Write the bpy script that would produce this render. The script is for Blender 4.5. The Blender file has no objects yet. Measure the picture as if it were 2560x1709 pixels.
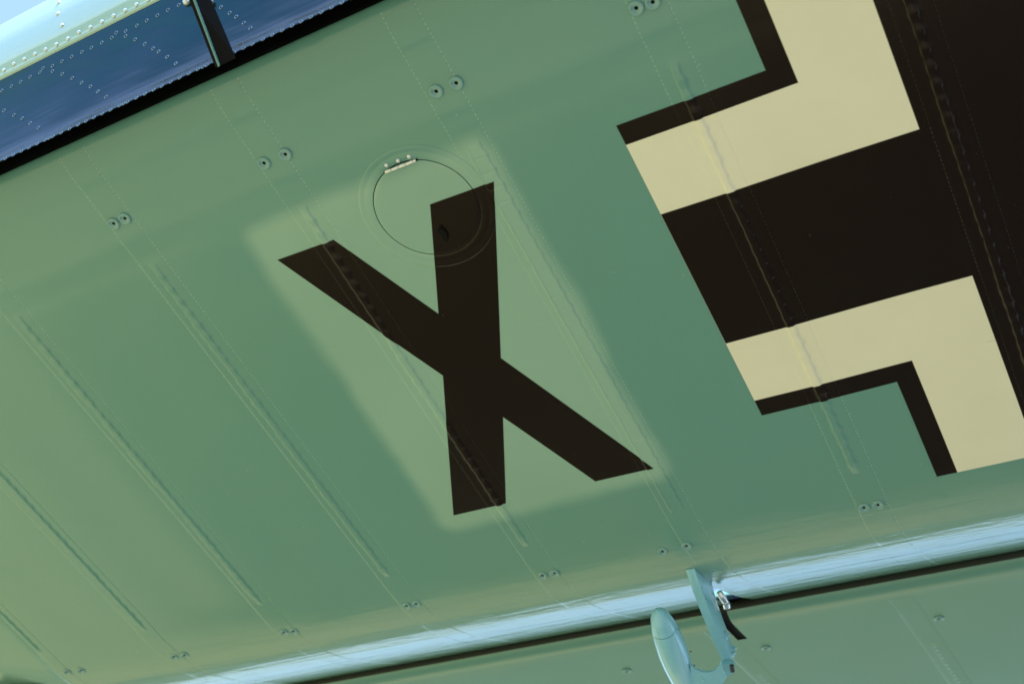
import bpy, bmesh, math, random
import numpy as np
from mathutils import Vector, Matrix
random.seed(7)
scene = bpy.context.scene
col = scene.collection
PI = math.pi

# ------------------------------------------------------------------ camera
S = 1.5            # metres from the lens height up to the wing underside
CZ = 1.3           # lens height above the ground
F = 3015.88        # focal length in photo pixels (2560 wide)
R = np.array([[0.87382464, -0.26267861, -0.40918265],
              [0.45079360, 0.75306316, 0.47925047],
              [0.18225153, -0.60323779, 0.77645898]])
cd = bpy.data.cameras.new('camera')
cam = bpy.data.objects.new('camera', cd)
col.objects.link(cam)
cd.sensor_width = 36.0
cd.lens = 36.0 * F / 2560.0
cd.clip_start = 0.05
cd.clip_end = 3000
m = Matrix([[R[0, 0], -R[0, 1], -R[0, 2], 0], [R[1, 0], -R[1, 1], -R[1, 2], 0], [R[2, 0], -R[2, 1], -R[2, 2], CZ], [0, 0, 0, 1]])
PITCH_UP = math.radians(4.0)      # the aeroplane sits tail-down, its wing pitched nose-up
RX = Matrix.Rotation(-PITCH_UP, 4, 'X')
m.translation = (0, 0, 0)
cam.matrix_world = Matrix.Translation((0, 0, CZ)) @ RX @ m
scene.camera = cam
cd.dof.use_dof = True
cd.dof.focus_distance = 1.86
cd.dof.aperture_fstop = 4.5

# ------------------------------------------------------------------ sky, sun, exposure
SUN_EL = math.radians(65)
sdx, sdy = math.cos(math.radians(-68)), math.sin(math.radians(-68))
sun_dir = Vector((sdx * math.cos(SUN_EL), sdy * math.cos(SUN_EL), math.sin(SUN_EL)))
world = bpy.data.worlds.new('World')
scene.world = world
world.use_nodes = True
wt = world.node_tree
bg = wt.nodes['Background']
sky = wt.nodes.new('ShaderNodeTexSky')
sky.sky_type = 'NISHITA'
sky.sun_disc = False
sky.sun_elevation = SUN_EL
sky.sun_rotation = math.atan2(sdx, sdy)
sky.air_density = 1.0
sky.dust_density = 1.3
sky.ozone_density = 4.0
wt.links.new(sky.outputs[0], bg.inputs[0])
bg.inputs[1].default_value = 0.15
ld = bpy.data.lights.new('sun', 'SUN')
ld.energy = 2.7
ld.angle = math.radians(0.53)
ld.color = (1.0, 0.95, 0.86)
sun = bpy.data.objects.new('sun', ld)
col.objects.link(sun)
sun.rotation_euler = sun_dir.to_track_quat('Z', 'Y').to_euler()
sun.location = (-6, -12, 16)
scene.view_settings.view_transform = 'Standard'
scene.view_settings.look = 'None'
scene.view_settings.gamma = 1.0
scene.view_settings.use_curve_mapping = False
scene.view_settings.exposure = 1.70

# ------------------------------------------------------------------ coordinates
# (u, v, w): multiples of S. u along the span, v along the chord (leading edge at v = 0.232), w = height over the lens
ORG = (-0.53, 0.6, 1.0)
def L(u, v, w):
    return (S * (u - ORG[0]), S * (v - ORG[1]), S * (w - ORG[2]))
def ray(px, py):
    d = R @ np.array([(px - 1280) / F, (py - 854.5) / F, 1.0])
    return d[0] / d[2], d[1] / d[2]
def at(px, py, w=1.0):
    p, q = ray(px, py)
    return (p * w, q * w, w)

# ------------------------------------------------------------------ node helpers and materials
class NT:
    def __init__(s, name):
        s.mat = bpy.data.materials.new(name)
        s.mat.use_nodes = True
        s.t = s.mat.node_tree
        s.b = s.t.nodes['Principled BSDF']
    def n(s, kind, **kw):
        o = s.t.nodes.new(kind)
        for k, v in kw.items():
            setattr(o, k, v)
        return o
    def put(s, sock, v):
        if isinstance(v, bpy.types.NodeSocket):
            s.t.links.new(v, sock)
        else:
            sock.default_value = v
    def math(s, op, a, b=0.0, c=0.0, clamp=False):
        o = s.n('ShaderNodeMath', operation=op, use_clamp=clamp)
        s.put(o.inputs[0], a); s.put(o.inputs[1], b); s.put(o.inputs[2], c)
        return o.outputs[0]
    def ramp(s, v, a, b, soft=True):     # 0 below a, 1 above b
        o = s.n('ShaderNodeMapRange', interpolation_type='SMOOTHSTEP' if soft else 'LINEAR')
        s.put(o.inputs[0], v)
        o.inputs[1].default_value = a; o.inputs[2].default_value = b
        return o.outputs[0]
    def mix(s, f, a, b):
        o = s.n('ShaderNodeMix', data_type='RGBA')
        s.put(o.inputs[0], f); s.put(o.inputs[6], a); s.put(o.inputs[7], b)
        return o.outputs[2]
    def noise(s, vec, scale, detail=2.0, rough=0.5):
        o = s.n('ShaderNodeTexNoise')
        s.put(o.inputs['Vector'], vec)
        o.inputs['Scale'].default_value = scale; o.inputs['Detail'].default_value = detail; o.inputs['Roughness'].default_value = rough
        return o.outputs[0]
    def bump(s, h, strength, dist, normal=None):
        o = s.n('ShaderNodeBump')
        s.put(o.inputs['Height'], h)
        o.inputs['Strength'].default_value = strength; o.inputs['Distance'].default_value = dist
        if normal is not None: s.put(o.inputs['Normal'], normal)
        return o.outputs[0]

GREEN = (0.138, 0.328, 0.286, 1)
PALE = (0.300, 0.500, 0.405, 1)
WHITE = (0.88, 0.87, 0.70, 1)
BLACK = (0.0110, 0.0050, 0.0016, 1)

def wing_paint(edge=False):
    k = NT('tape_edge_glint' if edge else 'wing_paint')
    tc = k.n('ShaderNodeTexCoord')       # coordinates of the wing itself
    sc0 = k.n('ShaderNodeVectorMath', operation='SCALE')
    k.put(sc0.inputs[0], tc.outputs['Object']); sc0.inputs['Scale'].default_value = 1.0 / S
    sc = k.n('ShaderNodeVectorMath', operation='ADD')
    k.put(sc.inputs[0], sc0.outputs[0]); sc.inputs[1].default_value = ORG
    sp = k.n('ShaderNodeSeparateXYZ'); k.put(sp.inputs[0], sc.outputs[0])
    u, v = sp.outputs[0], sp.outputs[1]
    M = lambda op, a, b=0.0: k.math(op, a, b)
    # letter: two crossing bars
    vm = M('SUBTRACT', M('ABSOLUTE', M('SUBTRACT', v, 0.63325)), 0.19775)
    def bar(u0, u1):     # centre line from u0 at v=.4355 to u1 at v=.831, half width in u .0368
        sl = (u1 - u0) / 0.3955
        c = k.math('MULTIPLY_ADD', v, sl, u0 - sl * 0.4355)
        d = M('SUBTRACT', M('ABSOLUTE', M('SUBTRACT', u, c)), 0.0368)
        return M('MAXIMUM', d, vm)
    X = M('MINIMUM', bar(-0.6815, -0.4907), bar(-0.4898, -0.6822))
    # cross
    us = k.math('MULTIPLY_ADD', v, -0.012, 0.012 * 0.611)
    a = M('ABSOLUTE', M('SUBTRACT', M('ADD', u, us), 0.012))
    b = M('ABSOLUTE', M('SUBTRACT', v, 0.611))
    def cross(h):
        H = M('MAXIMUM', M('SUBTRACT', b, h), M('SUBTRACT', a, 0.3285))
        V = M('MAXIMUM', M('SUBTRACT', a, h), M('SUBTRACT', b, 0.3227))
        return M('MINIMUM', H, V)
    c_out, c_wh, c_in = cross(0.1850), cross(0.1633), cross(0.0828)
    # pale overspray patch round the letter
    nz = k.noise(sc.outputs[0], 9.0, 2.0)
    pu = M('SUBTRACT', M('ABSOLUTE', M('ADD', M('ADD', u, 0.587), M('MULTIPLY', v, 0.004))), 0.131)
    pv = M('SUBTRACT', M('ABSOLUTE', M('SUBTRACT', v, 0.620)), 0.212)
    pu0, pv0 = M('MAXIMUM', pu, 0.0), M('MAXIMUM', pv, 0.0)
    dist = M('SQRT', M('ADD', M('MULTIPLY', pu0, pu0), M('MULTIPLY', pv0, pv0)))
    dist = M('ADD', dist, M('MULTIPLY', M('SUBTRACT', nz, 0.5), 0.024))
    patch = M('SUBTRACT', 1.0, k.ramp(dist, 0.008, 0.032))
    e = 0.00045
    colr = k.mix(patch, GREEN, PALE)
    # slow tonal drift of the sprayed coat
    n2 = k.noise(sc.outputs[0], 3.2, 3.0)
    colr = k.mix(k.math('MULTIPLY', k.ramp(n2, 0.35, 0.7), 0.22), colr, (0.175, 0.335, 0.235, 1))
    nf = k.noise(sc.outputs[0], 420.0, 2.0, 0.7)
    colr = k.mix(k.math('MULTIPLY', nf, 0.10), colr, (0.30, 0.45, 0.38, 1))
    blackm = k.math('SUBTRACT', 1.0, k.ramp(M('MINIMUM', X, c_out), -e, e, False))
    whitem = M('MULTIPLY', k.math('SUBTRACT', 1.0, k.ramp(c_wh, -e, e, False)), k.ramp(c_in, -e, e, False))
    colr = k.mix(blackm, colr, BLACK)
    n3 = k.noise(sc.outputs[0], 14.0, 3.0)
    colr = k.mix(whitem, colr, k.mix(n3, WHITE, (0.80, 0.79, 0.62, 1)))
    # a few dust specks
    vo = k.n('ShaderNodeTexVoronoi', feature='F1')
    k.put(vo.inputs['Vector'], sc.outputs[0]); vo.inputs['Scale'].default_value = 62.0
    rnd = k.n('ShaderNodeSeparateColor'); k.put(rnd.inputs[0], vo.outputs['Color'])
    speck = M('MULTIPLY', k.math('SUBTRACT', 1.0, k.ramp(vo.outputs['Distance'], 0.025, 0.055, False)), k.ramp(rnd.outputs[0], 0.80, 0.85, False))
    speck = M('MULTIPLY', speck, k.math('MULTIPLY_ADD', blackm, -0.85, 1.0))
    colr = k.mix(M('MULTIPLY', speck, 0.55), colr, (0.55, 0.62, 0.55, 1))
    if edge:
        colr = k.mix(k.math('MULTIPLY_ADD', blackm, -0.38, 0.44), colr, (0.52, 0.72, 0.62, 1))  # glints along the pinked edges, painted as a lighter tone
    k.put(k.b.inputs['Base Color'], colr)
    rr = k.math('MULTIPLY_ADD', n3, 0.08, 0.17)
    k.put(k.b.inputs['Roughness'], rr)
    k.b.inputs['IOR'].default_value = 1.5
    k.put(k.b.inputs['Specular IOR Level'], k.math('MULTIPLY_ADD', blackm, -0.24, 0.5))
    k.put(k.b.inputs['Coat Weight'], k.math('MULTIPLY_ADD', blackm, -0.10, 0.13))
    k.b.inputs['Coat Roughness'].default_value = 0.08
    # wrinkles running along the span near the rear lip, faint cloth unevenness elsewhere
    mp = k.n('ShaderNodeMapping'); k.put(mp.inputs[0], sc.outputs[0]); mp.inputs['Scale'].default_value = (3.2, 46.0, 46.0)
    w = k.noise(mp.outputs[0], 1.0, 3.0, 0.55)
    near = M('MULTIPLY', k.ramp(v, 0.90, 1.02), k.math('SUBTRACT', 1.0, k.ramp(v, 1.185, 1.205)))
    h = M('MULTIPLY', w, near)
    mp2 = k.n('ShaderNodeMapping'); k.put(mp2.inputs[0], sc.outputs[0]); mp2.inputs['Scale'].default_value = (30.0, 60.0, 60.0)
    w2 = k.noise(mp2.outputs[0], 1.0, 2.0, 0.6)
    h = M('ADD', h, M('MULTIPLY', M('MULTIPLY', w2, near), 0.35))
    k.put(k.b.inputs['Normal'], k.bump(h, 0.8, 0.0034))
    return k.mat

def simple(name, color, rough=0.4, metal=0.0, coat=0.0, bump=0.0, scale=60.0, stretch=(1, 1, 1), var=0.12):
    k = NT(name)
    g = k.n('ShaderNodeNewGeometry')
    mp = k.n('ShaderNodeMapping'); k.put(mp.inputs[0], g.outputs['Position']); mp.inputs['Scale'].default_value = stretch
    n = k.noise(mp.outputs[0], scale, 3.0)
    c2 = tuple(min(1, c * (1 + 2.2 * var)) for c in color[:3]) + (1,)
    k.put(k.b.inputs['Base Color'], k.mix(k.math('MULTIPLY', n, 0.6), color, c2))
    k.put(k.b.inputs['Roughness'], k.math('MULTIPLY_ADD', n, 0.12, rough - 0.06))
    k.b.inputs['Metallic'].default_value = metal
    k.b.inputs['Coat Weight'].default_value = coat
    k.b.inputs['Coat Roughness'].default_value = 0.05
    if bump:
        k.put(k.b.inputs['Normal'], k.bump(n, 0.5, bump))
    return k.mat

M_PAINT = wing_paint()
M_EDGE_GLINT = wing_paint(True)
M_PART = simple('light_blue_paint', (0.25, 0.57, 0.70, 1), 0.30, coat=0.8, bump=0.0004, scale=160)
M_SLATNOSE = simple('slat_nose_paint', (0.32, 0.52, 0.48, 1), 0.28, coat=1.0, bump=0.0006, scale=3, stretch=(1, 12, 12))
M_SLATBLUE = simple('slat_inner_metal', (0.0070, 0.030, 0.038, 1), 0.16, metal=1.0, coat=0.0, bump=0.0045, scale=2.2, stretch=(1, 14, 14), var=0.3)
M_RIVET = simple('rivet_metal', (0.62, 0.70, 0.70, 1), 0.25, metal=0.7)
M_RIVETDK = simple('blind_rivet_metal', (0.13, 0.21, 0.28, 1), 0.28, metal=0.8)
M_ALU = simple('bare_aluminium', (0.72, 0.76, 0.82, 1), 0.35, metal=0.75)
M_CHROME = simple('polished_steel', (0.85, 0.86, 0.9, 1), 0.06, metal=1.0, var=0.02)
M_DARK = simple('black_enamel_and_shade', (0.003, 0.003, 0.003, 1), 0.7)  # black parts, also the painted shade of the slot
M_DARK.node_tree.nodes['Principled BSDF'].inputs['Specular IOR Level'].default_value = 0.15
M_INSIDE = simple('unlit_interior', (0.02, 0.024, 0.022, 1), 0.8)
M_GREY = simple('dark_grey_metal', (0.05, 0.055, 0.06, 1), 0.5)

# ------------------------------------------------------------------ object helpers
def link(name, me, parent=None, loc=None, mat=None):
    o = bpy.data.objects.new(name, me)
    col.objects.link(o)
    if parent is not None: o.parent = parent
    if loc is not None: o.location = loc
    if mat is not None and me is not None and not me.materials: me.materials.append(mat)
    return o
def mesh_from(name, verts, faces, smooth=True):
    me = bpy.data.meshes.new(name)
    me.from_pydata([tuple(map(float, v)) for v in verts], [], faces)
    me.validate()
    if smooth:
        me.polygons.foreach_set('use_smooth', [True] * len(me.polygons))
    me.update()
    return me
def grid_faces(nr, nc, flip=False, skip=None):
    fs = []
    for i in range(nr - 1):
        for j in range(nc - 1):
            if skip and skip(i, j): continue
            a = i * nc + j
            q = (a, a + 1, a + nc + 1, a + nc)
            fs.append(q[::-1] if flip else q)
    return fs
def bm_obj(name, bm, parent, mat, smooth=True, loc=None, angle=35):
    bmesh.ops.recalc_face_normals(bm, faces=bm.faces)
    me = bpy.data.meshes.new(name)
    bm.to_mesh(me); bm.free()
    if smooth:
        me.polygons.foreach_set('use_smooth', [True] * len(me.polygons))
        try: me.set_sharp_from_angle(angle=math.radians(angle))
        except Exception: pass
    return link(name, me, parent, loc, mat)
def catmull(pts, n):
    P = [np.array(p, float) for p in pts]
    P = [2 * P[0] - P[1]] + P + [2 * P[-1] - P[-2]]
    out = []
    for i in range(1, len(P) - 2):
        for k in range(n):
            t = k / n
            out.append(0.5 * ((2 * P[i]) + (-P[i - 1] + P[i + 1]) * t + (2 * P[i - 1] - 5 * P[i] + 4 * P[i + 1] - P[i + 2]) * t * t + (-P[i - 1] + 3 * P[i] - 3 * P[i + 1] + P[i + 2]) * t ** 3))
    out.append(P[-2])
    return out
def prism(name, poly, thick, parent, mat, bevel=0.0, smooth=True):
    """poly: list of (u,v,w) lying roughly in one plane, extruded by the vector thick (u,v,w)."""
    bm = bmesh.new()
    a = [bm.verts.new(L(*p)) for p in poly]
    b = [bm.verts.new(L(p[0] + thick[0], p[1] + thick[1], p[2] + thick[2])) for p in poly]
    bm.faces.new(a); bm.faces.new(b[::-1])
    n = len(poly)
    for i in range(n):
        bm.faces.new((a[i], b[i], b[(i + 1) % n], a[(i + 1) % n]))
    if bevel:
        bmesh.ops.recalc_face_normals(bm, faces=bm.faces)
        bmesh.ops.bevel(bm, geom=[e for e in bm.edges], offset=bevel, segments=2, affect='EDGES', profile=0.6)
    return bm_obj(name, bm, parent, mat, smooth, angle=25)
def lathe_mesh(name, prof, seg=20, axis='z', smooth=True):
    """prof: (radius, height) pairs in metres."""
    vs, fs = [], []
    for r, h in prof:
        for k in range(seg):
            a = 2 * PI * k / seg
            vs.append((r * math.cos(a), r * math.sin(a), h))
    for i in range(len(prof) - 1):
        for k in range(seg):
            fs.append((i * seg + k, i * seg + (k + 1) % seg, (i + 1) * seg + (k + 1) % seg, (i + 1) * seg + k))
    me = mesh_from(name, vs, fs, smooth)
    return me

# ------------------------------------------------------------------ setting: ground, far trees
def ground_mat():
    k = NT('dry_airfield_grass')
    g = k.n('ShaderNodeNewGeometry')
    n1 = k.noise(g.outputs['Position'], 0.35, 4.0)
    n2 = k.noise(g.outputs['Position'], 14.0, 4.0, 0.7)
    c = k.mix(n1, (0.40, 0.322, 0.145, 1), (0.33, 0.280, 0.120, 1))
    c = k.mix(k.math('MULTIPLY', n2, 0.5), c, (0.15, 0.165, 0.07, 1))
    # unseen tone split added to shape bounce light: warm tip side, cooler grey inboard
    sx_ = k.n('ShaderNodeSeparateXYZ'); k.put(sx_.inputs[0], g.outputs['Position'])
    side = k.ramp(k.math('MULTIPLY_ADD', n1, 1.5, sx_.outputs[0]), -2.0, 2.2)
    c = k.mix(side, c, (0.150, 0.150, 0.128, 1))
    # the pale dry strip the aeroplane stands on gives way to greener grass farther out
    ln_ = k.n('ShaderNodeVectorMath', operation='LENGTH'); k.put(ln_.inputs[0], g.outputs['Position'])
    c = k.mix(k.ramp(k.math('MULTIPLY_ADD', n1, 8.0, ln_.outputs['Value']), 14.0, 22.0), c, (0.055, 0.080, 0.028, 1))
    k.put(k.b.inputs['Base Color'], c)
    k.b.inputs['Roughness'].default_value = 0.9
    k.put(k.b.inputs['Normal'], k.bump(n2, 0.6, 0.03))
    return k.mat
nr = 40
vs = [(0, 0, 0)]; fs = []
rad = [2, 5, 10, 20, 40, 80, 160, 400, 900]
for r in rad:
    for k in range(nr):
        a = 2 * PI * k / nr
        vs.append((r * math.cos(a), r * math.sin(a), 0))
for k in range(nr): fs.append((0, 1 + k, 1 + (k + 1) % nr))
for i in range(len(rad) - 1):
    for k in range(nr):
        a, b = 1 + i * nr + k, 1 + i * nr + (k + 1) % nr
        fs.append((a, a + nr, b + nr, b))
g = link('ground', mesh_from('ground', vs, fs), mat=ground_mat())
g['kind'] = 'structure'

M_TREE = simple('far_foliage', (0.035, 0.06, 0.02, 1), 0.9, bump=0.3, scale=0.6, var=0.4)
bm = bmesh.new()
for k in range(260):
    a = 2 * PI * k / 260 + random.uniform(-.01, .01)
    r = random.uniform(150, 190)
    h = random.uniform(5, 9)
    res = bmesh.ops.create_icosphere(bm, subdivisions=2, radius=1.0)
    sx = random.uniform(3, 5)
    for vtx in res['verts']:
        c = vtx.co * (1 + 0.25 * math.sin(vtx.co.x * 7 + k) * math.cos(vtx.co.z * 6 + k))
        vtx.co = Vector((r * math.cos(a) + c.x * sx, r * math.sin(a) + c.y * sx, h * 0.45 + c.z * h * 0.55))
o = bm_obj('distant_trees', bm, None, M_TREE, True)
o['kind'] = 'stuff'

# ------------------------------------------------------------------ the wing
wing = bpy.data.objects.new('aircraft_wing', None)
col.objects.link(wing)
wing.location = RX @ Vector((S * ORG[0], S * ORG[1], S * ORG[2])) + Vector((0, 0, CZ))
wing.rotation_euler = (-PITCH_UP, 0, 0)
PAINT_TC = [n for mm in bpy.data.materials if mm.use_nodes for n in mm.node_tree.nodes if n.bl_idname == 'ShaderNodeTexCoord']
for n in PAINT_TC: n.object = wing
wing['label'] = 'pale green fabric-covered aeroplane wing underside with black letter X and cross'
wing['category'] = 'wing'

# lower profile of the fixed wing, nose to rear cove, as (v, w)
nose = [(0.330, 1.130), (0.290, 1.122), (0.262, 1.112), (0.244, 1.098), (0.236, 1.080), (0.2345, 1.060), (0.2345, 1.040), (0.2350, 1.025), (0.2365, 1.013), (0.2405, 1.006), (0.2480, 1.0022), (0.2590, 1.0005)]
prof = [tuple(p) for p in catmull(nose, 6)]
y, z = prof[-1][0], 1.0
yy = 0.264
while yy < 0.898:
    prof.append((yy, 1.0)); yy += 0.006
# rear lip: slope angle against the ratio v/w (what the photo shows), integrated
qa = [(0.92, 0), (0.955, 4), (0.98, 9.5), (1.00, 17.5), (1.0165, 24.5), (1.03, 28.5), (1.045, 32.5), (1.058, 36), (1.066, 38.5), (1.072, 40)]
def ang(q): return math.radians(np.interp(q, [t[0] for t in qa], [t[1] for t in qa]))
y, z = 0.900, 1.0
while y / z < 1.0700:
    prof.append((y, z))
    t = math.tan(ang(y / z)); d = 0.0016
    y += d * math.cos(math.atan(t)); z += d * math.sin(math.atan(t))
a0 = math.degrees(ang(y / z))
a = a0
while a < 150:
    prof.append((y, z))
    ds = 0.0016
    rr = 0.012
    y += ds * math.cos(math.radians(a)); z += ds * math.sin(math.radians(a))
    a += math.degrees(ds / rr)
# cove going up to the overhanging rear edge of the top skin
prof += [(y - 0.006, z + 0.006), (y - 0.01, 1.160), (y + 0.004, 1.168)]
PR = np.array(prof)
dP = np.gradient(PR, axis=0)
PT = dP / (np.linalg.norm(dP, axis=1)[:, None] + 1e-12)
PN = np.stack([PT[:, 1], -PT[:, 0]], 1)       # outward normal (down on the flat part)
iflat = int(np.argmin(np.abs(PR[:, 0] - 0.27) + 10 * np.abs(PR[:, 1] - 1)))
imax = int(np.argmax(PR[:, 0] * (PR[:, 1] < 1.125)))
def s_of_v(v): return float(np.interp(v, PR[iflat:imax, 0], np.arange(iflat, imax)))

RIBS = [-2.8, -2.55, -2.3, -2.1, -1.90, -1.69, -1.487, -1.2775, -1.0655, -0.8578, -0.6545, -0.4545, -0.2465, -0.0470, 0.158, 0.363, 0.568, 0.773, 0.978]
def sst(x): 
    x = min(1.0, max(0.0, x)); return x * x * (3 - 2 * x)
rngw = np.random.default_rng(3)
WV = [(rngw.uniform(2, 9), rngw.uniform(0, 6.28), rngw.uniform(.5, 1)) for _ in range(6)]
def wob(u, k=1.0):
    return sum(a * math.sin(f * k * u + p) for f, p, a in WV) / 4.0
def sag(u, v):
    """metres, up positive: fabric drawn between the ribs, edge of the front sheeting, uneven rear band"""
    h = 0.0
    for a, b in zip(RIBS[:-1], RIBS[1:]):
        if a <= u < b:
            t = (u - a) / (b - a)
            h += 0.0016 * math.sin(PI * t) ** 2 * sst((v - 0.36) / 0.10) * (1 - sst((v - 0.86) / 0.08))
            h += 0.0005 * math.sin(PI * t) ** 2 * sst((v - 0.262) / 0.02) * (1 - sst((v - 0.33) / 0.04))
    c = 0.352 + 0.004 * wob(u, 2.2)
    win = sst((v - 0.30) / 0.02) * (1 - sst((v - 0.40) / 0.03))
    h += -0.0007 * math.exp(-((v - c) / 0.010) ** 2) * win
    h += 0.0004 * math.exp(-((v - c - 0.03 - 0.004 * wob(u, 4)) / 0.007) ** 2) * (0.6 + 0.5 * wob(u, 5))
    h += -0.0011 * math.exp(-((v - 0.277) / 0.008) ** 2)
    h += 0.0015 * wob(u, 3.1) * math.exp(-((v - 0.925) / 0.022) ** 2)
    h += 0.0005 * wob(u, 6.3) * math.exp(-((v - 0.975) / 0.018) ** 2)
    # the last bay before the tip falls away
    if u < -1.487:
        t = min(-1.487 - u, 0.16)
        h += (0.26 * t) * sst((v - 0.28) / 0.1) * (1 - sst((v - 0.99) / 0.06)) * sst(t / 0.02)
    return h
def surf(u, s, off=0.0, extra=0.0):
    """point on the wing skin; s = profile index, off = metres outward along the normal"""
    i = int(min(max(s, 0), len(PR) - 1.001)); f = s - i
    p = PR[i] * (1 - f) + PR[i + 1] * f
    n = PN[i] * (1 - f) + PN[i + 1] * f
    h = sag(u, p[0]) if iflat - 4 < s < imax - 3 else 0.0
    x, yv, zv = L(u, p[0], p[1])
    return (x, yv + n[0] * off, zv + n[1] * off + h)

# columns of the skin, finer inside the frame
cols_u = sorted(set([round(x, 4) for x in [-2.75, -2.6, -2.45, -2.3, -2.2, -2.1] + list(np.arange(-2.05, 0.30, 0.0102))] + [round(x, 4) for x in np.arange(0.30, 3.3, 0.06)]))
U0, U1 = ray(1713, 1462)[0] * 1.04, ray(1800, 1488)[0] * 1.045       # notch in the lip for the aileron hinge arm
rows = list(range(len(PR)))
vsk = [surf(u, s) for s in rows for u in cols_u]
nc = len(cols_u)
def notch(i, j):
    um = cols_u[j]; q = PR[i][0] / PR[i][1]
    return U0 < um < U1 and PR[i][0] > 1.00 and q > 1.036
skin = link('fabric_skin', mesh_from('fabric_skin', vsk, grid_faces(len(rows), nc, True, notch)), wing, mat=M_PAINT)

prism('notch_dark_sheet', [(U0 - .04, 1.045, 1.062), (U1 + .12, 1.045, 1.062), (U1 + .12, 1.200, 1.158), (U0 - .04, 1.200, 1.158)], (0, 0, 0.003), wing, M_INSIDE, smooth=False)  # added dark sheet, blocks the sky behind the notch
# top skin (closes the wing; seen only from other places)
top = [(0.330, 1.130), (0.42, 1.155), (0.56, 1.175), (0.75, 1.183), (0.95, 1.182), (1.205, 1.1700)]
tp = catmull(top, 4)
xs = [-2.75, -2.05, -1.5, -1, -0.5, 0, 0.5, 1, 2, 3.3]
vt = [L(u, p[0], p[1]) for p in tp for u in xs]
link('top_skin', mesh_from('top_skin', vt, grid_faces(len(tp), len(xs))), wing, mat=M_PART)
for ue in (-2.75, 3.24):      # closing ribs at both ends
    ring = [(p[0], p[1]) for p in PR[::4]] + [(p[0], p[1]) for p in tp[::-1]]
    me = mesh_from('end_rib', [L(ue, a, b) for a, b in ring], [tuple(range(len(ring)))], False)
    link('end_rib', me, wing, mat=M_PART)
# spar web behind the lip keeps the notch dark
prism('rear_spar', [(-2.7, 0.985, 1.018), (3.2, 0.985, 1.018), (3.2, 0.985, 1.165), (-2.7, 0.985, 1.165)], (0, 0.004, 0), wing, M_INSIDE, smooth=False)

# painted markings as thin coats of their own
def coat(name, quads, off, parent=wing):
    bm = bmesh.new()
    for q in quads:       # q: (v0, v1, ul(v), ur(v))
        v0, v1, fl, fr = q
        s0, s1 = s_of_v(v0), s_of_v(v1)
        ss = [s0] + [s for s in range(int(s0) + 1, int(s1) + 1)] + [s1]
        n = 14
        prev = None
        for s in ss:
            v = float(np.interp(s, range(len(PR)), PR[:, 0]))
            a, b = fl(v), fr(v)
            us = [a + (b - a) * k / n for k in range(n + 1)]
            row = [bm.verts.new(surf(uu, s, off)) for uu in us]
            if prev:
                for k in range(n):
                    bm.faces.new((prev[k], row[k], row[k + 1], prev[k + 1]))
            prev = row
    bmesh.ops.remove_doubles(bm, verts=bm.verts, dist=0.0001)
    o = bm_obj(name, bm, parent, M_PAINT)
    # normals must point down
    me = o.data
    if sum(p.normal.z for p in me.polygons) > 0: me.flip_normals()
    return o
def ln(u0, u1, v0=0.4355, v1=0.831): return lambda v: u0 + (u1 - u0) * (v - v0) / (v1 - v0)
Al, Ar = ln(-0.7183, -0.5275), ln(-0.6447, -0.4539)
Bl, Br = ln(-0.5266, -0.7190), ln(-0.4530, -0.6454)
# split the X where its bars meet so that no two faces overlap
def vx(f, g):
    a, b = 0.4355, 0.831
    fa, fb = f(a) - g(a), f(b) - g(b)
    return a + (b - a) * fa / (fa - fb)
vtop, vbot = vx(Ar, Bl), vx(Al, Br)
vml = vx(Al, Bl)
vmr = vx(Ar, Br)
mid0, mid1 = sorted((vml, vmr))
e = 1e-5
lt = lambda v: min(Al(v), Bl(v))
rt = lambda v: max(Ar(v), Br(v))
coat('letter_x_marking', [(0.4355, vtop, Al, Ar), (0.4355, vtop, Bl, Br), (vtop, vbot, lt, rt), (vbot, 0.831, Bl, Br), (vbot, 0.831, Al, Ar)], 0.00018)['label'] = 'black painted capital letter X on a paler green patch'
uc, vc = 0.012, 0.611
def sh(c): return lambda v: c + 0.012 * (v - vc)
def cu(x): return lambda v: uc + x + 0.012 * (v - vc)
ox, oy = 0.3285, 0.3227
def cross_coat(name, h0, h1):
    q = []
    if h0 == 0:
        q += [(vc - oy, vc - h1, cu(-h1), cu(h1)), (vc - h1, vc + h1, cu(-ox), cu(ox)), (vc + h1, vc + oy, cu(-h1), cu(h1))]
    else:
        for sgn in (-1, 1):
            a, b = (cu(-h1), cu(-h0)) if sgn < 0 else (cu(h0), cu(h1))
            q.append((vc - oy, vc - h1, a, b)); q.append((vc + h1, vc + oy, a, b))
            a, b = (cu(-ox), cu(-h0)) if sgn < 0 else (cu(h0), cu(ox))
            q.append((vc - h1, vc - h0, a, b)); q.append((vc + h0, vc + h1, a, b))
    if h0 == 0:
        return [coat(name, q, 0.00018)]
    # each arm corner is a piece of its own
    n = len(q) // 2
    L0, R0 = q[:n], q[n:]
    return [coat(name, [L0[0], L0[2]], 0.00018), coat(name, [L0[3], L0[1]], 0.00018), coat(name, [R0[0], R0[2]], 0.00018), coat(name, [R0[3], R0[1]], 0.00018)]
cross_coat('cross_black_centre', 0, 0.0828)
cross_coat('cross_white_border', 0.0828, 0.1633)
cross_coat('cross_black_outline', 0.1633, 0.1850)

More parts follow.
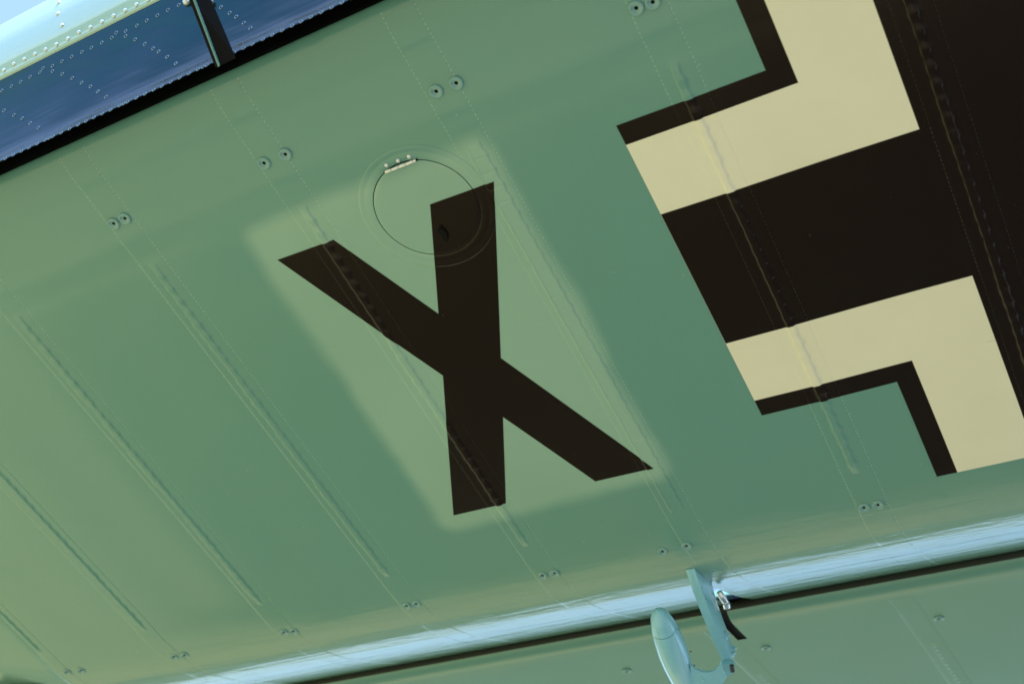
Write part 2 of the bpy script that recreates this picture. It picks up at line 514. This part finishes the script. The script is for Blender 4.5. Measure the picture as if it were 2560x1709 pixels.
# ------------------------------------------------------------------ rib tapes with lacing
PITCH = 0.0172
s_end = imax - 2
def tape(uc, hw0, hw1, kind, v0=0.245, name='rib_tape'):
    seedr = random.Random(int(uc * 1000))
    ph = seedr.random()
    wsm = [seedr.uniform(-1, 1) for _ in range(80)]
    def jit(v): 
        x = v / 0.03; i = int(x); f = sst(x - i); return wsm[i % 80] * (1 - f) + wsm[(i + 1) % 80] * f
    svals = []
    s = 0.0
    # arclength steps of about 0.00105 (u units) so teeth stay even
    arc = np.concatenate([[0], np.cumsum(np.linalg.norm(np.diff(PR, axis=0), axis=1))])
    s_start = float(np.interp(v0, PR[iflat - 12:imax, 0], np.arange(iflat - 12, imax)))
    a_s, a_e = np.interp([s_start, s_end], range(len(PR)), arc)
    n = int((a_e - a_s) / 0.00105)
    aa = np.linspace(a_s, a_e, n)
    svals = np.interp(aa, arc, range(len(PR)))
    if kind == 'wide':
        ts = [-1, -1, -.9] + [-.62, -.55, -.50, -.46, -.42, -.38, -.30, -.1, .1, .25, .34, .38, .42, .46, .50, .54, .60, .68, .78] + [.9, 1, 1]
    else:
        ts = [-1, -1, -.85, -.6] + [-.42, -.36, -.31, -.27, -.23, -.19, -.14, -.08, -.02, .03, .07, .10, .13, .16, .19, .22, .26, .32, .45] + [.65, .85, 1, 1]
    hwm = (hw0 + hw1) / 2
    vs = []
    for r, s in enumerate(svals):
        v = float(np.interp(s, range(len(PR)), PR[:, 0]))
        env = sst((v - 0.386) / 0.012) * (1 - sst((v - 0.892) / 0.014))
        phs = ((v - 0.4081) / PITCH) % 1.0
        # pinked edge: one tooth every four rows
        tri = abs(((r / 4.6) % 1.0) * 2 - 1)
        jt = jit(v + 0.3)
        for j, t in enumerate(ts):
            edge = abs(t) >= 0.999
            uu = t * hwm
            if edge:
                uu += (0.00085 * (tri - 0.5) + (0.0009 if j in (0, len(ts) - 1) else 0.0)) * (1 if t > 0 else -1)
            off = 0.00032
            if j == 0 or j == len(ts) - 1: off = -0.0001
            h = 0.0
            if env > 0:
                x = uu / 0.0165
                je = 0.03 * jt + 0.015 * math.cos(2 * PI * phs)
                saw = max(0.0, (phs - 0.45) / 0.55)
                if kind == 'wide':
                    pl = sst((x + 0.56 + je * .6) / 0.10) * (1 - sst((x - 0.42 - je - 0.06 * saw) / 0.11))
                    h = 0.0018 * pl + 0.0010 * math.exp(-((x + .48 + je * .6) / .06) ** 2)
                    h += 0.0007 * math.exp(-((x - 0.44) / 0.12) ** 2) * saw * (1 - sst((phs - 0.90) / 0.10))
                    gr = math.exp(-((min(phs, 1 - phs)) / 0.05) ** 2)
                    h -= 0.0007 * gr * sst((x + .5) / .1) * (1 - sst((x - .3) / .1)) * (0.5 + 0.5 * jt)
                else:
                    x -= 0.02
                    pl = sst((x + 0.42 + je) / 0.20) * (1 - sst((x - 0.03 - je - 0.06 * saw) / 0.22))
                    h = 0.0030 * pl * (0.90 + 0.10 * math.cos(2 * PI * (phs - 0.85)))
                    h += 0.0004 * math.exp(-((x - 0.02) / 0.12) ** 2) * saw * (1 - sst((phs - 0.90) / 0.10))
                    h -= 0.0
                h *= env * (0.9 + 0.15 * jt)
            vs.append(surf(uc + uu, s, off + h))
    nc = len(ts)
    me = mesh_from(name, vs, grid_faces(len(svals), nc, True))
    o = link(name, me, wing, mat=M_PAINT)
    me.materials.append(M_EDGE_GLINT)
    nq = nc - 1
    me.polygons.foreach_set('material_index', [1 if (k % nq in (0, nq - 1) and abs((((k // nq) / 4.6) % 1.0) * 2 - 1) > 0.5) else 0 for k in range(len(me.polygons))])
    return o
for i, u in enumerate(RIBS):
    if u < -1.75 or u > 0.2: continue
    if abs(u + 0.4545) < 0.01:
        tp_ = tape(u + 0.0006, 0.0168, 0.0168, 'wide')
        tp_['label'] = 'wide double-edged rib tape between the letter and the cross'
    else:
        tape(u + (0.001 if u > -1 else 0.0), 0.0165, 0.0165, 'narrow')

# ------------------------------------------------------------------ drain grommets
M_GROM = simple('grommet_paint', (0.165, 0.35, 0.34, 1), 0.22, coat=0.6)
def grommet_mesh(name='drain_grommet', r=0.0106):
    k = r
    return lathe_mesh(name, [(k * 1.02, 0.0004), (k, -0.0016), (k * 0.93, -0.0030), (k * 0.80, -0.0036), (k * 0.64, -0.0030), (k * 0.48, -0.0014), (k * 0.34, -0.0012), (k * 0.26, -0.0008), (k * 0.25, -0.0005), (0.0001, -0.0005)], 28)
gm = grommet_mesh(); gm.materials.append(M_GROM); gm.materials.append(M_DARK)
for p in gm.polygons: p.material_index = 1 if p.index >= 28 * 8 else 0
def grommet(u, v, sc=1.0):
    s = s_of_v(v)
    p = surf(u, s, 0.0004)
    i = int(s); n = PN[i]
    o = link('drain_grommet', gm, wing, p)
    o.rotation_euler = (math.atan2(n[0], -n[1]), 0, random.uniform(0, 6)); o.scale = (sc, sc, sc)
    return o
for (u, v) in [(-0.8659, .3307), (-0.8493, .3301), (-0.6633, .3319), (-0.6366, .3318), (-0.4598, .3308), (-0.4379, .3307), (-0.2561, .3298), (-0.2410, .3304), (-1.075, .3305), (-1.058, .331)]:
    grommet(u, v)
for (u, v) in [(-1.0692, .9642), (-1.0539, .9664), (-.8644, .9623), (-.8494, .9623), (-.6596, .9585), (-.6428, .9586), (-.4983, .9599), (-.4671, .9589), (-.2549, .9566), (-.2393, .9567), (-1.2737, .9684), (-1.2546, .9694), (-1.4762, .9531), (-1.4499, .9566), (-.054, .957), (-.038, .957)]:
    grommet(u, v, 0.93)

# ------------------------------------------------------------------ inspection hatch
HU, HV, HR = -0.5324, 0.4385, 0.0548
def ring_part(name, r0, r1, heights, seg, parent, mat, tooth=0.0, cut=None):
    """annulus on the skin: heights = [(fraction 0..1 from r0 to r1, metres off)]"""
    vs = []
    for k in range(seg):
        a = 2 * PI * k / seg
        for f, off in heights:
            r = r0 + (r1 - r0) * f
            if tooth and f >= 0.97: r += tooth * (1 if k % 2 else -1)
            u, v = HU + r * math.cos(a), HV + r * math.sin(a)
            if cut is not None and v < cut: v = cut
            vs.append(surf(u, s_of_v(v), off))
    n = len(heights); fs = []
    for k in range(seg):
        for j in range(n - 1):
            a, b = k * n + j, ((k + 1) % seg) * n + j
            fs.append((a, b, b + 1, a + 1))
    me = mesh_from(name, vs, fs)
    if sum(p.normal.z for p in me.polygons) > 0: me.flip_normals()
    return link(name, me, parent, mat=mat)
hatch = ring_part('inspection_hatch', 0.0002, HR - 0.0003, [(0, .0013), (.2, .0014), (.4, .0014), (.6, .0014), (.8, .0014), (.93, .00135), (.985, .0012), (1, .0008), (1, -.0002)], 96, wing, M_PAINT, cut=0.3868)
hatch['label'] = 'round inspection hatch with silver hinge over the top of the letter'
ring_part('hatch_gap', HR - 0.0006, HR + 0.0009, [(0, 0.00030), (1, 0.00030)], 96, wing, M_DARK)
ring_part('hatch_surround', HR + 0.0005, 0.0645, [(0, -.0001), (0.01, .0008), (.06, .00105), (.4, .00105), (.8, .0010), (1, .0005)], 120, wing, M_PAINT)
ring_part('hatch_tape', 0.0630, 0.0708, [(0, .0004), (.3, .0007), (.7, .00065), (.97, .0006), (1, -.0001)], 232, wing, M_PAINT, tooth=0.0004)

def cyl(bm, p0, p1, r, seg=14, cap=True):
    p0, p1 = Vector(p0), Vector(p1)
    d = (p1 - p0); q = d.to_track_quat('Z', 'Y')
    rings = []
    for p, rr in ((p0, r * .85), (p0 + d * 0.06, r), (p1 - d * 0.06, r), (p1, r * .85)):
        rings.append([bm.verts.new(p + q @ Vector((rr * math.cos(2 * PI * k / seg), rr * math.sin(2 * PI * k / seg), 0))) for k in range(seg)])
    for a, b in zip(rings[:-1], rings[1:]):
        for k in range(seg):
            bm.faces.new((a[k], a[(k + 1) % seg], b[(k + 1) % seg], b[k]))
    bm.faces.new(rings[0][::-1]); bm.faces.new(rings[-1])
edges = [-0.5502, -0.5426, -0.5342, -0.5260, -0.5172, -0.5138]
for a, b in zip(edges[:-1], edges[1:]):
    bm = bmesh.new()
    p0 = Vector(L(a + 0.00018, 0.3864, 1.0)); p1 = Vector(L(b - 0.00018, 0.3864, 1.0))
    p0.z -= 0.0026; p1.z -= 0.0026
    cyl(bm, p0, p1, 0.0026, 16)
    bm_obj('hinge_knuckle', bm, hatch, M_ALU)
bm = bmesh.new()
p0 = Vector(L(-0.5514, 0.3864, 1.0)); p1 = Vector(L(-0.5126, 0.3864, 1.0)); p0.z -= 0.0022; p1.z -= 0.0022
cyl(bm, p0, p1, 0.0016, 12)
bm_obj('hinge_pin', bm, hatch, M_DARK)
def dome_mesh(name, r, h, seg=14):
    return lathe_mesh(name, [(r, 0.0003), (r * .97, -h * .35), (r * .8, -h * .72), (r * .5, -h * .93), (r * .2, -h), (0.00005, -h)], seg)
dm = dome_mesh('hinge_rivet', 0.0036, 0.0030); dm.materials.append(M_ALU)
for u in (-0.5454, -0.5318, -0.5191):
    link('hinge_rivet', dm, hatch, surf(u, s_of_v(0.3806), 0.0010))
# latch: small black ring pull lying over a slot
prism('latch_slot', [(-0.5350, 0.4655, 0.99935), (-0.5338, 0.4643, 0.99935), (-0.5322, 0.4805, 0.99935), (-0.5334, 0.4812, 0.99935)][::-1], (0, 0, 0.0004), hatch, M_DARK)
Kh = 4.61
lp = [at(880 + a / Kh, 360 + b / Kh, 0.99905) for a, b in ((985, 1003), (1022, 932), (1085, 995), (1108, 1052), (1076, 1128))]
prism('latch_plate', lp, (0, 0, 0.0005), hatch, M_DARK, smooth=False)
bm = bmesh.new()
pts = []
for k in range(13):
    a = -PI / 2 + PI * k / 12
    pts.append((-0.5325 + 0.0055 * math.cos(a), 0.4715 + 0.0078 * math.sin(a) - 0.002 * math.cos(a)))
for k in range(12):
    p0 = Vector(L(pts[k][0], pts[k][1], 0.998)); p1 = Vector(L(pts[k + 1][0], pts[k + 1][1], 0.998))
    cyl(bm, p0, p1, 0.0011, 8)
bm_obj('latch_ring', bm, hatch, M_DARK)

# ------------------------------------------------------------------ leading-edge slat
SL_low = [(0.1573, 1.0450), (0.1655, 1.0330), (0.1770, 1.0165), (0.1885, 0.9980), (0.1985, 0.9780), (0.2055, 0.9600), (0.2090, 0.9420)]
SL_nose = [(a * 1.0718, b * 1.0718) for a, b in [(0.1468, 0.975), (0.1445, 0.9753), (0.1410, 0.9790), (0.1340, 0.9865), (0.1262, 0.9985), (0.1195, 1.012), (0.1145, 1.028), (0.1115, 1.044), (0.1115, 1.058), (0.118, 1.070)]] + [(0.148, 1.152), (0.172, 1.130), (0.193, 1.080), (0.2055, 1.010), (0.2098, 0.9425)]
low = np.array(catmull(SL_low, 6)); nz_ = np.array(catmull(SL_nose, 7))
slx = [-2.75, -2.5, -2.2, -1.9, -1.6, -1.4] + list(np.arange(-1.25, 0.0, 0.007)) + list(np.arange(0.0, 3.25, 0.15))
COLS = []    # chordwise rivet lines press the sheet in a little
def sweep(name, pr, fn, parent, mat, flip):
    nrm = np.gradient(pr, axis=0); nrm = nrm / np.linalg.norm(nrm, axis=1)[:, None]; nrm = np.stack([nrm[:, 1], -nrm[:, 0]], 1)
    vs = []
    for i, p in enumerate(pr):
        for u in slx:
            h = fn(u, p, i / (len(pr) - 1))
            x, yv, zv = L(u, p[0], p[1])
            vs.append((x, yv + nrm[i][0] * h, zv + nrm[i][1] * h))
    return link(name, mesh_from(name, vs, grid_faces(len(pr), len(slx), flip)), parent, mat=mat)
def inner_dent(u, p, t):
    w = math.sin(t * PI)
    return (0.0016 * wob(u + 0.12 * t, 7) + 0.0008 * wob(u - 0.3 * t, 19) + 0.0005 * math.sin(u * 46 + 3 * t)) * w
slat = sweep('leading_edge_slat', nz_, lambda u, p, t: 0.00025 * wob(u, 7) * (1 if t < .6 else 0), wing, M_SLATNOSE, False)
slat['label'] = 'riveted slat along the leading edge, sunlit pale nose'
inner = sweep('slat_inner_sheet', low, inner_dent, slat, M_SLATBLUE, True)
inner['label'] = 'dark blue riveted inner sheet of the slat'
def on_profile(pr, px, py):
    p, q = ray(px, py)
    qs = pr[:, 0] / pr[:, 1]
    n = len(qs) if pr is low else int(len(qs) * 0.57)
    i = float(np.interp(q, qs[:n], range(n))) if qs[n - 1] > qs[0] else float(np.interp(-q, -qs[:n], range(n)))
    k = int(min(i, n - 2)); f = i - k
    c = pr[k] * (1 - f) + pr[k + 1] * f
    t = pr[k + 1] - pr[k]; t = t / np.linalg.norm(t)
    return p * c[1], c, t
bl = lathe_mesh('blind_rivet', [(0.0034, 0.0003), (0.0032, -0.0005), (0.0027, -0.0010), (0.0021, -0.0009), (0.0018, -0.0002), (0.0017, 0.0), (0.0001, 0.0)], 14); bl.materials.append(M_RIVETDK); bl.materials.append(M_DARK)
for p in bl.polygons: p.material_index = 1 if p.index >= 14 * 4 else 0
def blind(px, py):
    x, c, t = on_profile(low, px, py)
    tt = float(np.interp(c[1], low[::-1, 1], np.arange(len(low))[::-1])) / (len(low) - 1)
    hd = inner_dent(x, None, tt)
    lx, ly, lz = L(x, c[0], c[1])
    o = link('blind_rivet', bl, slat, (lx, ly + t[1] * hd, lz - t[0] * hd))
    o.rotation_euler = (math.atan2(t[1], t[0]), 0, 0)
    return o
Z = lambda pts, k, x0=0, y0=0: [(x0 + a / k, y0 + b / k) for a, b in pts]
bp = Z([(30, 1480), (183, 1410), (335, 1337), (493, 1260), (652, 1184), (858, 1083), (1018, 1007), (1175, 932), (1340, 855), (1497, 785), (1667, 703), (1833, 625), (2055, 513), (704, 1117), (858, 1165), (1020, 1213), (1187, 1284), (1340, 1360), (1483, 1420), (1600, 1497)], 6.533)
bp += Z([(1220, 231), (1310, 187), (1405, 141), (1500, 94), (1597, 50), (1690, 4), (873, 818), (945, 865), (1038, 295), (1122, 325), (1205, 355), (1290, 395), (1370, 438), (1420, 466), (1495, 514), (1565, 568), (33, 985), (124, 1026), (198, 1054), (267, 1097), (346, 1141)], 3.564)
bp += Z([(1080, 130), (1237, 233), (1355, 300), (1487, 405), (1612, 505), (930, 40)], 7.128, 400, 0)
bp += Z([(53, 1418), (125, 1388), (200, 1357), (265, 1323), (340, 1292), (410, 1258), (445, 1240), (483, 1230), (553, 1193), (628, 1160), (705, 1124), (777, 1095), (848, 1062), (925, 1030), (1000, 998), (1075, 955), (1113, 942), (1150, 928), (1230, 893), (1308, 860), (1383, 822), (1455, 788), (1535, 752), (1617, 716), (1700, 678), (1778, 640), (1820, 618), (1858, 605), (2105, 497), (2185, 455), (2262, 418)], 3.564)
bp += Z([(222, 380), (308, 345), (397, 305), (485, 265), (565, 228), (650, 185), (740, 135), (835, 98), (925, 55), (1015, 12)], 3.564, 600, 0)
for p in bp: blind(*p)
nm = dome_mesh('nose_rivet', 0.0036, 0.0026); nm.materials.append(M_RIVET)
nrp = Z([(68, 1150), (230, 1050), (403, 970), (577, 887), (750, 812), (928, 728), (1116, 635), (1294, 530), (1482, 450), (1671, 360), (1862, 262), (2048, 175), (1013, 418), (942, 232), (960, 52)], 6.533)
nrp += [(342, 12), (371, 0)]
for px, py in nrp:
    x, c, t = on_profile(nz_, px, py)
    o = link('nose_rivet', nm, slat, L(x, c[0], c[1]))
    o.rotation_euler = (math.atan2(-t[1], -t[0]), 0, 0)
# bracket carrying the slat
br = [at(455, -70, 0.940), at(482, 0, 0.945), at(546, 166, 0.922), at(590, 146, 0.929), at(533, 15, 0.965), at(505, -55, 0.965)]
sb = prism('slat_bracket', br, (-0.0035, 0, 0), slat, M_DARK)
ed = prism('bracket_flange', [at(480, -6, 0.9435), at(482.5, -6, 0.9435), at(548, 166, 0.9205), at(545.5, 168, 0.9205)], (0, 0, 0.003), slat, M_PAINT)
prism('slot_light_block', [(-2.7, 0.180, 1.100), (3.2, 0.180, 1.100), (3.2, 0.246, 1.098), (-2.7, 0.246, 1.098)], (0, 0, 0.003), wing, M_DARK, smooth=False)  # added unseen strip, keeps sky light out of the slot
# black strip on the wing nose: shade of the slot put into colour
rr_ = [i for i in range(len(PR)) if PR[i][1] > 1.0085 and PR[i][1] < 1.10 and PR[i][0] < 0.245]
link('slot_shade', mesh_from('slot_shade', [surf(u, i, 0.0012) for i in rr_ for u in slx], grid_faces(len(rr_), len(slx), True)), wing, mat=M_DARK)
for (px, py) in ((470, 2), (527, 4)):
    x, c, t = on_profile(low, px, py)
    link('bracket_bolt', dome_mesh('bracket_bolt', 0.0062, 0.007, 8), slat, L(x, c[0], c[1] - 0.002), M_RIVET)

# ------------------------------------------------------------------ aileron
TILT = 0.33      # the aileron is deflected up a little
AN = [(1.240, 1.1220), (1.229, 1.1192), (1.219, 1.1200), (1.210, 1.1250), (1.206, 1.1340), (1.209, 1.1430), (1.220, 1.1500)]
AT = [(1.25, 1.1640), (1.34, 1.2050), (1.60, 1.2960), (1.95, 1.3900)]
def azb(v): return 1.1220 + (v - 1.240) * TILT
ap = [(v, azb(v)) for v in (1.95, 1.75, 1.6, 1.5, 1.40, 1.37, 1.34, 1.31, 1.29, 1.27, 1.255)] + [tuple(p) for p in catmull(AN + AT, 6)]
def al_at(px, py):
    p, q = ray(px, py)
    w = (1.1220 - 1.240 * TILT) / (1 - q * TILT)
    return p * w, q * w, w
alx = [-2.75, -2.5, -2.2] + list(np.arange(-1.95, 0.32, 0.01)) + list(np.arange(0.35, 3.2, 0.1))
vs = []
AU1 = al_at(1600 + 1205 / 4.767, 1380 + 1060 / 4.767)[0]; AU1 += 0.009; AU0 = AU1 - 0.030
AVB = al_at(1600 + 1160 / 4.767, 1380 + 1075 / 4.767)[1]
for p in ap:
    for u in alx:
        x, yv, zv = L(u, p[0], p[1])
        ft = (u / 0.205) % 1
        h = 0.0012 * math.sin(PI * ft) ** 2 * sst((p[0] - 1.27) / 0.08) if abs(p[1] - azb(p[0])) < 1e-4 else 0
        h += 0.0005 * wob(u, 5) * math.exp(-((p[0] - 1.229) / 0.012) ** 2) if p[1] < 1.13 else 0
        vs.append((x, yv, zv + h))
def cutA(i, j):
    return AU0 < alx[j] < AU1 and ap[i][0] < AVB + 0.004 and ap[i][1] < 1.149
ail = link('aileron', mesh_from('aileron', vs, grid_faces(len(ap), len(alx), False, cutA)), wing, mat=M_PAINT)
if ail.data.polygons[5].normal.z > 0: ail.data.flip_normals()
ail['label'] = 'pale green aileron behind the dark gap'
# dark strip round the aileron nose, the gap's shade painted in
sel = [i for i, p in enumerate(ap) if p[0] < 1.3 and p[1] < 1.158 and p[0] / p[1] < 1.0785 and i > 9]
def gap_shade_pt(i, u):
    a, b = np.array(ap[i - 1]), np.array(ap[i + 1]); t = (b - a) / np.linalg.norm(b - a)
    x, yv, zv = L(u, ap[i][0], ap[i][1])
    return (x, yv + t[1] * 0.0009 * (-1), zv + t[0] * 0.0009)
link('gap_shade', mesh_from('gap_shade', [gap_shade_pt(i, u) for i in sel for u in alx], grid_faces(len(sel), len(alx))), ail, mat=simple('dark_green_gap_shade', (0.006, 0.011, 0.006, 1), 0.6))
# pocket walls in the aileron nose round the hinge arm
for ua in (AU0 - 0.004, AU1 + 0.004):
    prism('pocket_wall', [(ua, 1.212, 1.128), (ua, AVB + 0.004, azb(AVB) + 0.003), (ua, AVB + 0.004, 1.165), (ua, 1.222, 1.147)], (0.002, 0, 0), ail, M_INSIDE, smooth=False)
prism('pocket_floor', [(AU0 - .004, AVB + .006, azb(AVB) + 0.003), (AU1 + .006, AVB + .006, azb(AVB) + 0.003), (AU1 + .006, 1.226, 1.150), (AU0 - .004, 1.226, 1.150)], (0, 0.0005, 0.001), ail, M_GREY, smooth=False)
for (px, py) in ((1567, 1675), (1915, 1618), (2347, 1544)):
    o = link('drain_grommet', gm, ail, L(*al_at(px, py))); o.location.z -= 0.0002
    o.rotation_euler = (math.atan(TILT), 0, 0)
# aileron rib lacing
for (u0_, v0_) in [al_at(2331, 1606)[:2], al_at(1897, 1682)[:2]]:
    ts = [-.0165, -.0160, -.009, -.006, -.0045, -.003, -.0015, 0, .0015, .003, .0045, .006, .009, .0160, .0165]
    vv = np.arange(1.245, 1.70, 0.0015)
    vs = []
    for r, v in enumerate(vv):
        env = sst((v - v0_) / 0.008)
        phs = ((v - v0_) / 0.0145) % 1
        zb = azb(v)
        for t in ts:
            ft = ((u0_ + t) / 0.205) % 1
            hh = 0.0012 * math.sin(PI * ft) ** 2 * sst((v - 1.27) / 0.08)
            off = 0.00028 if abs(t) < .0164 else .00002
            tt = t + (0.0004 if r % 2 else -0.0004) * (abs(t) > .0155)
            off += env * (0.0006 * (1 - sst((abs(t) - .002) / .006)) + 0.0008 * math.exp(-(t / .0028) ** 2) * phs ** 2)
            x, yv, zv = L(u0_ + tt, v, zb)
            vs.append((x, yv, zv + hh - off))
    o = link('rib_tape', mesh_from('rib_tape', vs, grid_faces(len(vv), len(ts), False)), ail, mat=M_PAINT)
    if sum(p.normal.z for p in o.data.polygons) > 0: o.data.flip_normals()

# ------------------------------------------------------------------ aileron hinge arm
K = 4.767
def b2(a, b, w): return at(1600 + a / K, 1380 + b / K, w)
def on_x(a, b, x):
    p, q = ray(1600 + a / K, 1380 + b / K); w = x / p
    return (x, q * w, w)
xl, xr = -0.4880, -0.4768
# outline of the arm plate on its right-hand face
face = [on_x(a, b, xr) for a, b in ((645, 190), (722, 410), (800, 620), (885, 830), (980, 1050), (1085, 1290))]
back = [on_x(1125, 1200, xr), on_x(1090, 1060, xr), on_x(1000, 820, xr), on_x(920, 600, xr), on_x(845, 320, xr)]
arm = prism('hinge_arm', face + back, (xl - xr, 0, 0), wing, M_PART, bevel=0.0007)
arm['label'] = 'light blue hinge arm reaching from the wing to the aileron'
def bolt(a, b, r, h, parent, mat, x):
    c = on_x(a, b, x)
    me = lathe_mesh('bolt_head', [(r, 0.0), (r, h * .6), (r * .8, h), (0.0001, h)], 6 if r < .004 else 22)
    o = link('bolt_head', me, parent, L(*c), mat); o.rotation_euler = (0, PI / 2, 0)
    return o
bolt(1022, 985, 0.0085, 0.0018, arm, M_PART, xr); bolt(1030, 985, 0.0038, 0.006, arm, M_PART, xr)
bolt(1090, 1170, 0.0125, 0.0022, arm, M_PART, xr - 0.001); bolt(1108, 1140, 0.0036, 0.007, arm, M_PART, xr); bolt(1095, 1200, 0.0036, 0.007, arm, M_PART, xr)
# clevis at the lower end
w0 = on_x(1040, 1300, xr)[2]
clev = prism('hinge_clevis', [b2(975, 1320, w0), b2(1085, 1330, w0 - .002), b2(1112, 1350, w0 - .002), b2(1108, 1440, w0 - .006), b2(1042, 1478, w0 - .008), b2(1000, 1440, w0 - .006)], (0, 0.004, 0.010), wing, M_PART, bevel=0.0008)
bm = bmesh.new()
cyl(bm, L(*b2(1092, 1340, w0 - 0.006)), L(*b2(1105, 1420, w0 - 0.009)), 0.0042, 14)
bm_obj('clevis_bolt', bm, clev, M_GREY)
for (a, b) in ((735, 420), (785, 550)):
    bolt(a, b, 0.0012, 0.0004, arm, M_DARK, xr)
# polished pin
bm = bmesh.new()
cyl(bm, L(*b2(940, 470, 1.035)), L(*b2(1030, 610, 1.030)), 0.0062, 20)
cyl(bm, L(*b2(1024, 600, 1.029)), L(*b2(1036, 655, 1.028)), 0.0068, 20)
bm_obj('hinge_pin', bm, arm, M_CHROME)

# ------------------------------------------------------------------ mass balance weight on its horn
wb = 0.925
c0 = Vector(b2(205, 684, wb)); c1 = Vector(b2(655, 1900, wb - 0.01))
axis = (c1 - c0); Ln = axis.length; ax = axis.normalized()
sideu = Vector((1, 0, 0)); sideu = (sideu - ax * sideu.dot(ax)).normalized(); sidew = ax.cross(sideu)
bprof = [(t, q * 0.66) for t, q in [(0, 0.0005), (.012, .009), (.035, .0152), (.07, .0198), (.12, .0236), (.168, .0262), (.172, .0262), (.176, .0258), (.18, .0264), (.25, .0288), (.36, .0308), (.48, .0300), (.62, .0262), (.76, .0195), (.9, .0100), (1.0, .0012)]]
def body_of(name, lo, hi, parent):
    bm = bmesh.new(); rings = []
    for t, r in [q for q in bprof if lo <= q[0] <= hi]:
        c = c0 + axis * t
        rings.append([bm.verts.new(L(*(c + sideu * r * math.cos(a) * 0.86 + sidew * r * math.sin(a)))) for a in [2 * PI * k / 36 for k in range(36)]])
    for A, B in zip(rings[:-1], rings[1:]):
        for k in range(36): bm.faces.new((A[k], A[(k + 1) % 36], B[(k + 1) % 36], B[k]))
    bm.faces.new(rings[0]); bm.faces.new(rings[-1][::-1])
    return bm_obj(name, bm, parent, M_PART, angle=50)
bal = body_of('balance_weight', 0.1755, 1.0, wing)
bal['label'] = 'light blue teardrop balance weight below the aileron'
body_of('nose_cap', 0, 0.1705, bal)
# small sunk rectangular panel line on the weight
horn = [b2(600, 1340, wb - .012), b2(660, 1395, wb - .012), b2(740, 1428, wb - .011), b2(820, 1432, wb - .010), b2(890, 1405, wb - .008), b2(935, 1350, wb - .005), b2(962, 1290, wb - .002), b2(985, 1390, wb - .002), b2(1040, 1480, wb - .004), b2(950, 1620, wb - .012), b2(800, 1800, wb - .02), b2(600, 1800, wb - .02)]
hn = prism('balance_horn', horn, (0.000, 0.0015, 0.004), bal, M_PART, bevel=0.0004)
for (a, b) in ((742, 1500), (752, 1525)):
    o = link('horn_rivet', dome_mesh('horn_rivet', 0.0022, 0.0014), bal, L(*b2(a, b, wb - 0.0130)), M_PART)
for (a, b) in ((603, 1178), (645, 1345)):
    o = link('weight_screw', dome_mesh('weight_screw', 0.0018, 0.0010), bal, L(*b2(a, b, wb - 0.018)), M_GREY)
